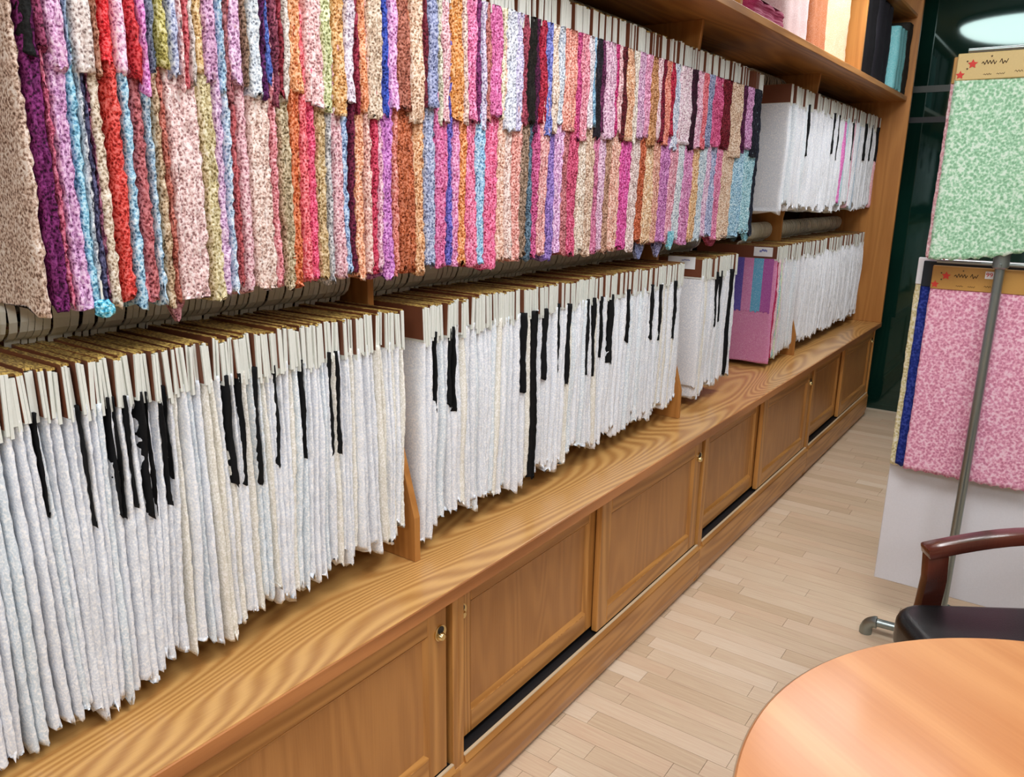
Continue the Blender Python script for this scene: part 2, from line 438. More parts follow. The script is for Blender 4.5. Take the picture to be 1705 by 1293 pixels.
# ------------------------------------------------------------------ base cabinets
ZT = 0.657
BAYS = [(-0.25, 1.225), (1.225, 2.692), (2.692, 4.165), (4.165, 5.64)]
CL = ['oak cabinet with two sliding doors nearest the camera, under the worktop',
      'oak cabinet with sliding doors, second from the camera, below the middle white samples',
      'oak cabinet with sliding doors, third from the camera, below the pink swatch sample',
      'oak cabinet with sliding doors at the far end by the dark green wall']
def door(parent, x0, x1, yf, z0, z1, lock_side):
    fw_ = 0.062
    d = MB()
    d.box(x0, x0 + fw_, yf, yf + 0.02, z0, z1, 0); d.box(x1 - fw_, x1, yf, yf + 0.02, z0, z1, 0)
    d.box(x0 + fw_, x1 - fw_, yf, yf + 0.02, z0, z0 + fw_, 1); d.box(x0 + fw_, x1 - fw_, yf, yf + 0.02, z1 - fw_, z1, 1)
    o = d.build('sliding_door', [M['stile'], M['railw']], parent, bevel=0.0025, seg=1)
    p = MB().box(x0 + fw_ - 0.004, x1 - fw_ + 0.004, yf + 0.009, yf + 0.016, z0 + fw_ - 0.004, z1 - fw_ + 0.004)
    p.build('door_panel', M['panel'], o)
    # bead moulding round the panel
    b = MB(); k = 0.010
    a0, a1, c0, c1 = x0 + fw_, x1 - fw_, z0 + fw_, z1 - fw_
    b.prism([(yf + 0.009, c0), (yf + 0.009, c0 + k), (yf + 0.001, c0)], a0, a1)
    b.prism([(yf + 0.009, c1 - k), (yf + 0.009, c1), (yf + 0.001, c1)], a0, a1)
    for s, xa in ((1, a0), (-1, a1)):
        q = len(b.v)
        b.v += [(xa, yf + 0.001, c0), (xa + s * k, yf + 0.009, c0), (xa, yf + 0.009, c0), (xa, yf + 0.001, c1), (xa + s * k, yf + 0.009, c1), (xa, yf + 0.009, c1)]
        for f in ((0, 1, 4, 3), (0, 2, 1), (3, 4, 5), (0, 3, 5, 2)): b.f.append(tuple(q + i for i in f)); b.m.append(1)
    b.build('panel_moulding', [M['railw'], M['stile']], o)
    if lock_side:
        lx = x1 - 0.024 if lock_side > 0 else x0 + 0.022
        lz = z1 - 0.07
        m = MB()
        n = 20; r0, r1 = 0.0105, 0.0145
        m.tube([(lx, yf - 0.004, lz), (lx, yf + 0.002, lz)], 0.0185, n=24)
        lo = m.build('cylinder_lock', M['brass'], o, smooth=True)
        MB().tube([(lx, yf - 0.0052, lz + 0.0075), (lx, yf - 0.002, lz + 0.0075)], 0.0095, n=16).build('keyhole', M['dark'], lo, smooth=True)
        MB().tube([(lx, yf - 0.012, lz - 0.008), (lx, yf - 0.008, lz - 0.008), (lx, yf - 0.002, lz - 0.008)], [0.007, 0.010, 0.011], n=16).build('lock_knob', M['brass'], lo, smooth=True)
    return o
for k, (a, b2) in enumerate(BAYS):
    c = thing('sliding_door_cabinet', CL[k], 'cabinet', ((a + b2) / 2, 0.3, 0), 0, 'oak base cabinets')
    ox, oy = (a + b2) / 2, 0.3
    def part(mb, name, mat, **kw):
        mb.v = [(v[0] - ox, v[1] - oy, v[2]) for v in mb.v]
        return mb.build(name, mat, c, **kw)
    m = MB()
    m.box(a, a + 0.02, 0.022, 0.60, 0.02, 0.625); m.box(b2 - 0.02, b2, 0.022, 0.60, 0.02, 0.625)
    m.box(a + 0.02, b2 - 0.02, 0.585, 0.60, 0.02, 0.625); m.box(a + 0.02, b2 - 0.02, 0.10, 0.585, 0.16, 0.175)
    part(m, 'carcass', M['stile'], bevel=0.0015, seg=1)
    part(MB().box(a + 0.02, b2 - 0.02, 0.075, 0.08, 0.176, 0.62), 'interior_shade_sheet', M['dark'])  # black sheet behind the doors, painted as the shade inside
    part(MB().prism([(0.028, 0.012), (0.20, 0.012), (0.20, 0.158), (0.022, 0.158), (0.016, 0.15), (0.016, 0.06)][::-1], a, b2), 'plinth', M['railw'], bevel=0.002, seg=1)
    part(MB().box(a + 0.001, b2 - 0.001, 0.05, 0.2, 0.0, 0.012), 'plinth_shade_strip', M['dark'])  # black strip paints the shade in the gap under the plinth
    part(MB().prism([(0.014, 0.158), (0.026, 0.158), (0.026, 0.173), (0.020, 0.173)], a + 0.02, b2 - 0.02), 'front_track', M['railw'])
    part(MB().box(a + 0.02, b2 - 0.02, 0.020, 0.028, 0.1732, 0.1765), 'track_strip', M['track'])
    part(MB().box(a + 0.02, b2 - 0.02, 0.0285, 0.073, 0.158, 0.172), 'track_groove', M['dark'])
    part(MB().box(a + 0.02, b2 - 0.02, 0.024, 0.08, 0.612, 0.626), 'top_rail', M['railw'])
    # doors are built in world coordinates relative to the cabinet origin
    mid = a + 0.46 * (b2 - a)
    door(c, a + 0.022 - ox, mid + 0.03 - ox, 0.052 - oy, 0.187, 0.610, -1)
    door(c, mid - ox, b2 - 0.034 - ox, 0.029 - oy, 0.178, 0.612, 1)

wt = MB().box(-0.27, 5.66, -0.002, 0.602, 0.627, ZT)
wto = wt.build('worktop', M['top'], None, bevel=0.003, seg=2)
tag(wto, 'long golden oak worktop running under the hanging lace samples', 'worktop')
e = MB().box(-0.27, 5.66, -0.006, -0.0015, 0.626, ZT - 0.001).build('front_edging', M['edge'], wto, bevel=0.001, seg=1)

# ------------------------------------------------------------------ shelving frame above
fr = thing('wall_shelving', 'tall oak shelving frame with rails holding the hanging lace samples', 'shelving', (2.7, 0.3, ZT))
def fpart(mb, name, mat, **kw):
    mb.v = [(v[0] - 2.7, v[1] - 0.3, v[2] - ZT) for v in mb.v]
    return mb.build(name, mat, fr, **kw)
SH0, SH1 = 2.052, 2.080
prof = [(0.142, ZT), (0.60, ZT), (0.60, SH0), (0.155, SH0), (0.165, 1.95), (0.27, 1.36), (0.27, 1.22), (0.142, 0.765)]
for x in (-0.25, 1.225, 2.692, 4.165):
    fpart(MB().prism(prof, x - 0.009, x + 0.009), 'divider', M['frame'], bevel=0.0015, seg=1)
fpart(MB().box(5.632, 5.66, -0.004, 0.60, ZT, ZC - 0.02), 'end_panel', M['frame'], bevel=0.002, seg=1)
fpart(MB().box(-0.27, 5.632, 0.02, 0.60, SH0, SH1), 'shelf_board', M['shelfw'], bevel=0.002, seg=1)
fpart(MB().box(-0.27, 5.632, 0.02, 0.60, ZC - 0.32, ZC - 0.30), 'upper_shelf_board', M['shelfw'], bevel=0.002, seg=1)
for x in (1.225, 2.692, 4.40):
    fpart(MB().box(x - 0.011, x + 0.011, 0.03, 0.60, SH1, ZC - 0.32), 'upper_divider', M['frame'], bevel=0.0015, seg=1)
fpart(MB().box(-0.27, 5.632, 0.600, 0.612, ZT, ZC - 0.02), 'back_board', M['backp'])
RY, RZL, RZU = 0.355, 1.305, 2.000
for (a, b2) in ((-0.25, 1.225), (1.225, 2.692), (2.692, 4.165), (4.165, 5.64)):
    for z in (RZL, RZU):
        fpart(MB().tube([(a + 0.009, RY, z), (b2 - 0.009, RY, z)], 0.011, n=12), 'hanging_rail', M['chrome'], smooth=True)

# ------------------------------------------------------------------ hanging lace samples
YF = 0.155       # front of the hanging rows
DEP = 0.40       # each sample is 40 cm wide, hanging across the rail
ZHL, ZHU = 1.245, 1.955   # tops of the header cards, lower and upper rows

def lace_mesh(name, t, h, rows, rg, lobes=None, jag=0.018, lean=0.0, rough=0.0028, bulge=0.0, dep=DEP, topt=0.62, scallop=0.0):
    """folded lace hanging from a card: a closed, slightly wavy fold with a picot front and ragged hem.
       local origin: bottom centre of the front; +y towards the wall, z up"""
    k = lobes if lobes else max(1, int(round(t / 0.014)))
    nf = 4 * k + 1
    side = [(1.0, dep), (1.0, dep * 0.62), (1.0, dep * 0.3), (1.0, 0.045), (1.0, 0.014)]
    cols = [(-0.5, y) for _, y in side]
    for j in range(1, nf):
        u = j / nf
        ph = (u * k) % 1.0
        cols.append((-0.5 + u, 0.010 * (1 - math.sin(PI * ph) ** 0.7) - 0.001))
    cols += [(0.5, y) for _, y in side][::-1]
    n = len(cols)
    V = []; F = []
    p1, p2, p3 = rg.uniform(0, 6.3), rg.uniform(0, 6.3), rg.uniform(0, 6.3)
    a1 = rg.uniform(0.05, 0.16) * min(t, 0.02)
    for i in range(rows + 1):
        s = i / rows; z = h * s
        th = t * (topt + (1 - topt) * min(1.0, (1 - s) * 2.2 + 0.1))
        off = lean * (1 - s) ** 1.3 + a1 * math.sin(s * 5.0 + p1) * (1 - s * 0.6)
        fy = bulge * math.sin(PI * min(1, (1 - s) * 1.3)) * -1 + 0.002 * math.sin(s * 9 + p2)
        for j, (cx, cy) in enumerate(cols):
            front = cy < 0.02
            x = cx * th + off + a1 * 1.2 * math.sin(cy * 14 + p3 + s * 2)
            y = cy + fy * (1 if front else 0.3)
            zz = z
            if front:
                x += rg.uniform(-1, 1) * rough * 0.6; y += rg.uniform(-1, 1) * rough
            if i == 0:
                zz += rg.random() ** 1.5 * jag + scallop * abs(math.sin(cy * 60 + cx * 3))
            V.append((x, y, zz))
    for i in range(rows):
        for j in range(n - 1):
            a = i * n + j
            F.append((a, a + 1, a + n + 1, a + n))
    half = n // 2
    for j in range(half):            # hem and top closed
        a, b2 = j, n - 1 - j
        if b2 - a > 1:
            if a + 1 == b2 - 1: F.append((b2, a + 1, a))
            elif a + 1 < b2 - 1: F.append((b2, b2 - 1, a + 1, a))
            q = rows * n
            if a + 1 < b2 - 1: F.append((q + a, q + a + 1, q + b2 - 1, q + b2))
            elif a + 1 == b2 - 1: F.append((q + a, q + a + 1, q + b2))
    me = bpy.data.meshes.new(name); me.from_pydata(V, [], F)
    for p in me.polygons: p.use_smooth = True
    me.update()
    return me

def header_mesh(t, h, v, dep=DEP):
    """brown card folded over a few cream fabric leaves whose front edges show"""
    m = MB(); q = random.Random(v * 31 + int(t * 1e5))
    c = 0.0008
    n = 1 if t < 0.008 else (2 if t < 0.014 else (3 if t < 0.024 else int(t / 0.0105)))
    wl = (t - c) / n
    for k in range(n):
        x0 = -t / 2 + c + k * wl
        lo = -q.uniform(0.0, 0.016) if k else q.uniform(-0.01, 0.004)
        if n > 3:
            lo = -q.uniform(0.0, 0.012)
            m.box(x0, x0 + wl * 0.22, q.uniform(-0.003, 0.004), dep, lo + 0.004, h - q.uniform(0.0, 0.004), 0)
            m.box(x0 + wl * q.uniform(0.22, 0.4), x0 + wl * q.uniform(0.58, 0.85), q.uniform(-0.004, 0.005), dep - 0.002, lo, h - q.uniform(-0.004, 0.010), 1)
            continue
        m.box(x0 + wl * q.uniform(0.0, 0.10), x0 + wl * q.uniform(0.80, 1.0), q.uniform(-0.003, 0.003), dep - 0.002, lo, h - q.uniform(0.001, 0.006), 1)
    m.box(-t / 2, -t / 2 + c, 0.002, dep, 0.002, h, 0)
    m.box(-t / 2 + c * 0.5, t / 2 - c * 0.5, 0.003, dep, h - 0.003, h + 0.0005, 2)
    me = m.mesh('header_card')
    for k in ('card', 'core', 'gold'): me.materials.append(M[k])
    return me
HEAD = {}
def header(t, h, v=0):
    key = (round(t * 2000), round(h * 200), v)
    if key not in HEAD: HEAD[key] = header_mesh(key[0] / 2000, key[1] / 200, v)
    return HEAD[key]

def hook_mesh(wid):
    pts = [(0.0, -0.062), (-0.004, -0.050), (-0.018, -0.044), (-0.030, -0.034), (-0.037, -0.018), (-0.039, 0.0), (-0.036, 0.014),
           (-0.027, 0.027), (-0.013, 0.034), (0.002, 0.035), (0.017, 0.029), (0.026, 0.016), (0.028, 0.002)]
    m = MB(); n = len(pts)
    for i, (y, z) in enumerate(pts):
        a = pts[max(0, i - 1)]; b2 = pts[min(n - 1, i + 1)]
        ty, tz = b2[0] - a[0], b2[1] - a[1]; L = math.hypot(ty, tz); ny, nz = -tz / L, ty / L
        for sx, sn in ((-1, -1), (1, -1), (1, 1), (-1, 1)):
            m.v.append((sx * wid / 2 * (1.0 if sn > 0 else 0.75), y + ny * sn * 0.002, z + nz * sn * 0.002))
    for i in range(n - 1):
        for k in range(4):
            a = i * 4 + k; b2 = i * 4 + (k + 1) % 4
            m.f.append((a, b2, b2 + 4, a + 4)); m.m.append(0)
    m.f.append((3, 2, 1, 0)); m.m.append(0)
    e = (n - 1) * 4; m.f.append((e, e + 1, e + 2, e + 3)); m.m.append(0)
    me = m.mesh('hanger_hook'); me.materials.append(M['hook']); return me
HOOK = {}
def hook(t):
    k = max(6, min(26, int(t * 1000 * 0.9)))
    if k not in HOOK: HOOK[k] = hook_mesh(k / 1000)
    return HOOK[k]

def sample(xc, t, ztop, zbot, rgb, mat, label, group, rg, hdr=0.064, rows=54, swatches=(), lean=0.0, jag=0.018, cat='lace sample', rail=None, flat=False, hookit=True, rough=0.0028, ymove=0.0, srough=0.003):
    h = ztop - hdr * 0.85 - zbot
    root = thing('lace_sample', label, cat, (xc, YF + ymove, zbot), 0, group)
    me = lace_mesh('lace_panel', t, h, rows, rg, jag=jag, lean=lean, rough=rough, bulge=rg.uniform(0, 0.006))
    me.materials.append(mat)
    o = obj('lace_panel', me, None, root); o.color = lin(rgb)
    ht = max(0.005, min(t * rg.uniform(0.8, 1.0) * (1.0 if ztop < 1.5 else 0.86), 0.024 if ztop < 1.5 else 0.2))
    hh = hdr * rg.uniform(0.92, 1.06)
    hd = obj('header_card', header(ht, hh, rg.randint(0, 5)), None, root, (rg.uniform(-0.1, 0.1) * t, rg.uniform(-0.006, 0.002), ztop - hh - zbot))
    hd.rotation_euler = (rg.uniform(-0.01, 0.01), rg.uniform(-0.05, 0.05) * (1 if ht < 0.025 else 0.5), rg.uniform(-0.006, 0.006))
    if hookit:
        z = RZL if ztop < 1.5 else RZU
        hk = obj('hanger_hook', hook(t), None, root, (rg.uniform(-0.1, 0.1) * t, RY - YF - ymove, z - zbot))
        hk.rotation_euler = (0, rg.uniform(-0.05, 0.05), rg.uniform(-0.06, 0.06))
    for (dx, st, sz, srgb, smat, fy) in swatches:
        sh = ztop - hdr * 0.8 - sz
        sm = lace_mesh('colour_swatch', st, sh, max(12, int(rows * sh / h)), rg, jag=0.016, rough=srough, dep=DEP * 0.93, topt=0.85)
        sm.materials.append(smat)
        so = obj('colour_swatch', sm, None, root, (dx, fy, sz - zbot)); so.color = lin(srgb)
    return root

LOW=[
(0.4942,0.5075,'tan',200,170,150),
(0.5075,0.5295,'deep_purple',100,20,85),
(0.5295,0.5373,'rose',185,80,110),
(0.5373,0.5603,'orchid',205,150,200),
(0.5603,0.5750,'sky_blue',125,190,220),
(0.5750,0.5800,'pale_grey',200,205,215),
(0.5800,0.5867,'slate',75,75,110),
(0.5867,0.5900,'mauve',150,80,110),
(0.5900,0.6106,'beige',205,185,160),
(0.6106,0.6317,'red',212,58,50),
(0.6317,0.6480,'light_blue',140,190,220),
(0.6480,0.6684,'dusty_rose',165,80,85),
(0.6684,0.6779,'pale_blue',165,200,225),
(0.6779,0.6914,'tan',180,150,115),
(0.6914,0.7011,'rust_rose',175,90,75),
(0.7011,0.7561,'pale_pink',226,190,188),
(0.7561,0.7797,'khaki',205,190,140),
(0.7797,0.7995,'orchid',205,165,205),
(0.7995,0.8119,'pale_blue',180,205,230),
(0.8119,0.8244,'brick_rose',160,65,70),
(0.8244,0.8454,'pink',215,160,170),
(0.8454,0.8890,'beige_pink',222,192,180),
(0.8890,0.9040,'pink',225,135,145),
(0.9040,0.9271,'olive',175,155,120),
(0.9271,0.9494,'burnt_orange',205,100,50),
(0.9494,0.9696,'coral',228,95,105),
(0.9696,0.9889,'hot_pink',222,70,110),
(0.9889,1.0129,'olive_gold',190,160,110),
(1.0129,1.0259,'grey',175,175,180),
(1.0259,1.0524,'pink',222,170,180),
(1.0524,1.0705,'blue',140,170,210),
(1.0705,1.0827,'maroon',90,15,45),
(1.0827,1.1077,'peach',228,155,115),
(1.1077,1.1221,'light_pink',230,180,170),
(1.1221,1.1399,'crimson',185,40,75),
(1.1399,1.1564,'pale_pink',220,160,185),
(1.1564,1.1851,'orchid_purple',190,110,190),
(1.1851,1.1972,'salmon',215,120,105),
(1.1972,1.2469,'rust_brown',165,80,40),
(1.2469,1.2821,'copper',208,148,100),
(1.2821,1.3146,'grey_blue',150,160,195),
(1.3146,1.3522,'magenta_pink',208,95,150),
(1.3522,1.3663,'violet_blue',90,85,180),
(1.3663,1.3911,'pink',222,130,180),
(1.3911,1.4164,'orange',222,135,70),
(1.4164,1.4532,'rose_pink',228,110,150),
(1.4532,1.4868,'sky_blue',145,190,225),
(1.4868,1.5331,'hot_pink',228,95,140),
(1.5331,1.5666,'beige_pink',222,172,150),
(1.5666,1.5962,'pale_pink',226,192,182),
(1.5962,1.6316,'salmon',226,150,140),
(1.6316,1.6627,'brown',130,105,85),
(1.6627,1.6840,'teal',70,95,115),
(1.6840,1.7110,'magenta',190,70,125),
(1.7110,1.7499,'peach_pink',222,150,150),
(1.7499,1.7784,'violet',130,100,180),
(1.7784,1.8224,'orchid',216,160,210),
(1.8224,1.8556,'brown_rose',175,95,100),
(1.8556,1.8991,'raspberry',202,70,110),
(1.8991,1.9440,'cream',222,200,180),
(1.9440,1.9838,'tan',200,165,140),
(1.9838,2.0178,'rose_mauve',196,100,140),
(2.0178,2.0526,'lilac',216,170,200),
(2.0526,2.0883,'brown',165,120,95),
(2.0883,2.1435,'peach_pink',230,170,150),
(2.1435,2.2088,'magenta',212,70,150),
(2.2088,2.2647,'pale_pink',222,195,190),
(2.2647,2.3059,'rust',180,80,40),
(2.3059,2.3742,'peach',230,185,140),
(2.3742,2.4184,'salmon',216,150,130),
(2.4184,2.4918,'orchid_purple',190,110,175),
(2.4918,2.5491,'pink',226,150,170),
(2.5491,2.5983,'pale_grey',200,210,220),
(2.5983,2.6802,'orchid_pink',216,130,185),
(2.6802,2.7334,'peach_gold',226,175,120),
(2.7334,2.7939,'pale_blue',190,210,225),
(2.7939,2.8391,'lilac',226,180,215),
(2.8391,2.8973,'lavender',165,175,215),
(2.8973,2.9513,'pink',226,120,165),
(2.9513,3.0771,'peach_tan',226,190,160),
(3.0771,3.1978,'light_blue',150,200,228),
(3.1978,3.3115,'turquoise',150,205,220),
(3.3115,3.3558,'navy',25,30,45),]
UP=[
(0.5117,0.5279,'black',14,14,14),
(0.5279,0.5399,'dark_rose',125,45,80),
(0.5399,0.5631,'orchid',216,160,205),
(0.5631,0.5694,'slate_blue',120,145,175),
(0.5694,0.6002,'cream',222,207,202),
(0.6002,0.6085,'brown',170,110,85),
(0.6085,0.6290,'bright_red',222,30,40),
(0.6290,0.6473,'light_pink',236,182,215),
(0.6473,0.6661,'dark_red',182,25,35),
(0.6661,0.6771,'orchid',220,130,205),
(0.6771,0.6901,'slate',95,105,125),
(0.6901,0.7110,'olive_yellow',175,165,85),
(0.7110,0.7285,'lavender',170,180,215),
(0.7285,0.7345,'pale_pink',230,180,180),
(0.7345,0.7445,'rose_red',190,75,85),
(0.7445,0.7546,'grey',200,190,185),
(0.7546,0.7711,'gold',205,165,105),
(0.7711,0.7943,'mauve',190,140,180),
(0.7943,0.8040,'light_blue',150,190,220),
(0.8040,0.8161,'brown_rose',140,75,80),
(0.8161,0.8407,'lilac',212,165,205),
(0.8407,0.8498,'brown',120,95,75),
(0.8498,0.8754,'pale_blue',205,215,225),
(0.8754,0.8826,'dark_purple',80,25,80),
(0.8826,0.8946,'blue',60,85,165),
(0.8946,0.9080,'dark_rose',120,50,70),
(0.9080,0.9191,'maroon',120,25,40),
(0.9191,0.9342,'grey_beige',205,195,185),
(0.9342,0.9625,'orange',216,140,85),
(0.9625,1.0013,'pale_pink',230,185,185),
(1.0013,1.0276,'pale_olive',195,200,145),
(1.0276,1.0562,'gold',210,155,90),
(1.0562,1.0827,'pale_lilac',210,195,210),
(1.0827,1.0917,'maroon',130,25,50),
(1.0917,1.1130,'orange',226,140,90),
(1.1130,1.1539,'beige',200,175,150),
(1.1539,1.1701,'royal_blue',40,65,165),
(1.1701,1.1932,'lilac',216,150,205),
(1.1932,1.2307,'rust',155,85,65),
(1.2307,1.2696,'beige',216,180,150),
(1.2696,1.2841,'maroon',90,15,35),
(1.2841,1.3175,'slate_blue',130,138,178),
(1.3175,1.3288,'khaki',200,195,170),
(1.3288,1.3539,'pink',220,165,175),
(1.3539,1.3956,'orange',206,130,55),
(1.3956,1.4140,'beige',215,185,175),
(1.4140,1.4454,'pink',220,110,160),
(1.4454,1.4603,'dark_purple',100,30,85),
(1.4603,1.4798,'lilac',195,180,210),
(1.4798,1.4974,'brown_rose',165,90,85),
(1.4974,1.5380,'magenta',206,95,155),
(1.5380,1.5518,'cream',225,215,180),
(1.5524,1.5927,'pale_blue',205,210,225),
(1.5927,1.6220,'lavender',190,182,216),
(1.6220,1.6445,'dark_rose',135,45,65),
(1.6445,1.6751,'black',20,15,10),
(1.6751,1.6959,'dark_purple',70,10,50),
(1.6959,1.7224,'crimson',162,15,50),
(1.7224,1.7522,'blue',100,110,190),
(1.7522,1.7828,'cream',225,200,180),
(1.7828,1.8083,'pale_blue',190,200,215),
(1.8083,1.8699,'salmon',226,142,125),
(1.8699,1.8911,'magenta',190,55,120),
(1.8911,1.9282,'pink',222,130,150),
(1.9282,1.9535,'pale_grey',215,205,215),
(1.9535,1.9695,'light_blue',110,160,195),
(1.9695,1.9956,'black',25,20,30),
(2.0023,2.0157,'plum',90,30,70),
(2.0157,2.0777,'lilac',220,170,200),
(2.0777,2.0989,'raspberry',180,30,100),
(2.0989,2.1205,'pink',226,170,175),
(2.1205,2.1424,'maroon',80,15,25),
(2.1424,2.1948,'peach',222,160,120),
(2.1948,2.2178,'cream',222,210,195),
(2.2178,2.2649,'mauve',206,155,195),
(2.2649,2.3053,'pink',222,140,180),
(2.3053,2.3552,'bronze',180,120,70),
(2.3552,2.3807,'pale_pink',230,185,195),
(2.3807,2.4067,'maroon',110,10,40),
(2.4067,2.4509,'salmon',232,130,110),
(2.4509,2.4781,'crimson',168,10,50),
(2.4781,2.5149,'pale_blue',195,205,230),
(2.5210,2.6176,'pale_pink',236,205,220),
(2.6176,2.6579,'black',45,10,30),
(2.6579,2.7095,'pink',236,170,200),
(2.7095,2.7574,'coral',226,95,110),
(2.7574,2.8065,'lavender',130,140,180),
(2.8065,2.8973,'raspberry',206,70,125),
(2.8973,2.9866,'maroon',100,5,25),
(2.9866,3.1062,'tan',216,180,150),
(3.1062,3.1455,'dark_purple',70,10,55),
(3.1455,3.2266,'orchid',196,130,185),
(3.2266,3.3111,'navy',20,22,35),]

ORD = ['first', 'second', 'third', 'fourth', 'fifth', 'sixth', 'seventh', 'eighth', 'ninth', 'tenth', 'eleventh', 'twelfth',
       'thirteenth', 'fourteenth', 'fifteenth', 'sixteenth', 'seventeenth', 'eighteenth', 'nineteenth', 'twentieth']
rg = random.Random(11)
# ---- coloured upper row
names = [l[2].replace('_', ' ') for l in LOW]
sw_of = {i: [] for i in range(len(LOW))}
for (a, b2, nm, r, g, b3) in UP:
    c = (a + b2) / 2
    i = min(range(len(LOW)), key=lambda q: abs((LOW[q][0] + LOW[q][1]) / 2 - c))
    sw_of[i].append((c, b2 - a, nm.replace('_', ' '), (r, g, b3)))
seen = {}
for i, (a, b2, nm, r, g, b3) in enumerate(LOW):
    xc, t = (a + b2) / 2, (b2 - a)
    lft = names[i - 1] if i else None
    rgt = names[i + 1] if i + 1 < len(LOW) else None
    if lft and rgt: lab = f'{names[i]} lace sample between the {lft} and the {rgt} ones, upper row'
    elif rgt: lab = f'{names[i]} lace sample at the left edge of the upper row'
    else: lab = f'{names[i]} lace sample ending the coloured upper row'
    if lab in seen: lab = lab.replace('upper row', 'upper row, farther along')
    seen[lab] = 1
    zb = 1.315 + rg.uniform(-0.012, 0.012)
    sws = []
    for (c, wd, snm, srgb) in sw_of[i]:
        sz = 1.638 + rg.uniform(-0.022, 0.022)
        if c < 0.62: sz = 1.648 + rg.uniform(-0.02, 0.01)
        sws.append((c - xc, wd * 0.98, sz, srgb, M['lace'], -0.011))
    sample(xc, t * 0.97, ZHU, zb, (r, g, b3), M['lace'], lab, 'coloured lace samples in the upper row', rg, hdr=0.085,
           rows=58 if a < 1.7 else 40, swatches=sws, lean=0, jag=0.02, rough=0.0034)

# ---- white samples, lower row and far upper bay
BLK = [(0.4641,0.0046,1.028),(0.5240,0.0101,0.986),(0.5664,0.0062,0.991),(0.5727,0.0055,0.986),(0.5900,0.0065,1.002),(0.6134,0.0114,0.974),(0.6229,0.0039,0.974),(0.6436,0.0070,0.988),(0.6556,0.0030,1.030),(0.7683,0.0198,0.979),(0.7884,0.0072,0.979),(0.8264,0.0100,0.964),(0.8684,0.0092,0.984),(0.9284,0.0057,0.988),(0.9929,0.0061,0.976),(1.0113,0.0093,0.974),
       (1.3041,0.0062,0.994),(1.3483,0.0064,0.994),(1.3656,0.0109,0.983),(1.6538,0.0223,0.966),(1.6976,0.0464,0.712),(1.7500,0.0299,0.980),(1.8302,0.0095,0.991),(1.8690,0.0164,0.947),(1.9788,0.0106,0.953),(2.0219,0.0219,0.945),(2.0701,0.0151,0.984),(2.1298,0.0275,0.963),(2.2437,0.0126,1.014),(2.4127,0.0235,0.998),(2.4767,0.0292,0.988),(2.5944,0.0313,0.970),
       (2.9971,0.0261,0.960),(3.0366,0.0333,0.980),(3.1523,0.0567,0.735)]
def white_rgb():
    k = rg.random()
    if k < 0.12: return (228, 225, 214)
    if k < 0.3: return (216, 226, 234)
    k2 = rg.randint(-5, 4)
    return (225 + k2, 230 + k2, 238 + k2)
def white_run(x0, x1, sp, ztop, zbot, where, group, strips, rows, zvar=0.02, hdr=0.074, special=None):
    xs = []; x = x0
    while x < x1:
        d = sp * rg.uniform(0.8, 1.25); xs.append((x + d / 2, d)); x += d
    asg = {}
    for s in strips:
        if x0 - 0.02 <= s[0] <= x1 + 0.02:
            i = min(range(len(xs)), key=lambda q: abs(xs[q][0] - s[0])); asg.setdefault(i, []).append(s)
    n = 0
    ph = rg.uniform(0, 6)
    for i, (xc, d) in enumerate(xs):
        sws = []
        if i in asg:
            lab = f'white lace sample with black strip, {ORD[n]} striped one in {where}'; n += 1
            for (sx, wd, sz) in asg[i]:
                sws.append((sx - xc, max(0.004, wd * (0.85 if wd < 0.0125 else 0.5)), sz, (5, 6, 9), M['plain_cloth'], -0.008 if wd < 0.0125 else -0.010))
        else:
            lab = None
        wc = white_rgb()
        if lab is None:
            tint = 'cream' if wc[2] < 220 else 'bluish white' if wc[0] == 216 else 'white'
            lab = f'plain {tint} lace sample hanging in {where}'
        lean = 0.010 * math.sin(xc * 19 + ph) + 0.006 * math.sin(xc * 47 + ph * 2)
        zb = zbot + rg.uniform(-zvar, zvar) + 0.010 * math.sin(xc * 33 + ph) + (max(-0.032, min(0.018, (xc - 0.85) * 0.07)) if xc < 1.24 else (xc - 1.5) * 0.014 if xc < 2.7 else 0.0)
        r = sample(xc, d * 1.0, ztop + rg.uniform(-0.003, 0.003), zb, wc, M['white_lace'], lab, group, rg, rows=rows, swatches=sws, lean=lean, jag=0.024, hdr=hdr, rough=0.0014, srough=0.0012, ymove=rg.uniform(-0.004, 0.006))
    return xs

xs1 = white_run(0.20, 1.205, 0.0128, ZHL, 0.712, 'the nearest lower bay', 'white samples in the nearest lower bay', BLK, 52)
xs2 = white_run(1.262, 2.655, 0.0175, ZHL, 0.712, 'the second lower bay', 'white samples in the second lower bay', BLK, 44)
xs3 = white_run(2.84, 3.20, 0.021, ZHL, 0.715, 'the third lower bay', 'white samples in the third lower bay', BLK, 30)

PALE = [(0.05, 0, 0)]
# bay three, right of the gap: the pink swatch sample shows its whole face
def tag_on(root, x, y0, y1, z0, z1, ink, zb):
    t = MB().box(x - 0.0012, x, y0, y1, z0, z1).build('price_tag', M['tagw'], root, (0, 0, 0), bevel=0.0004, seg=1)
    t.location = (0, 0, 0)
    k = MB()
    r2 = random.Random(3)
    for (a, b2, c, d) in ink:
        n = 7
        for q in range(n):
            u0 = q / n; u1 = (q + 0.8) / n
            yy0 = y0 + (y1 - y0) * (a + (b2 - a) * u0); yy1 = y0 + (y1 - y0) * (a + (b2 - a) * u1)
            zz = z0 + (z1 - z0) * (c + r2.uniform(-0.5, 0.5) * d)
            k.box(x - 0.0017, x - 0.001, yy0, yy1, zz, zz + (z1 - z0) * d)
    k.build('handwriting', M['ink'], t)
    return t

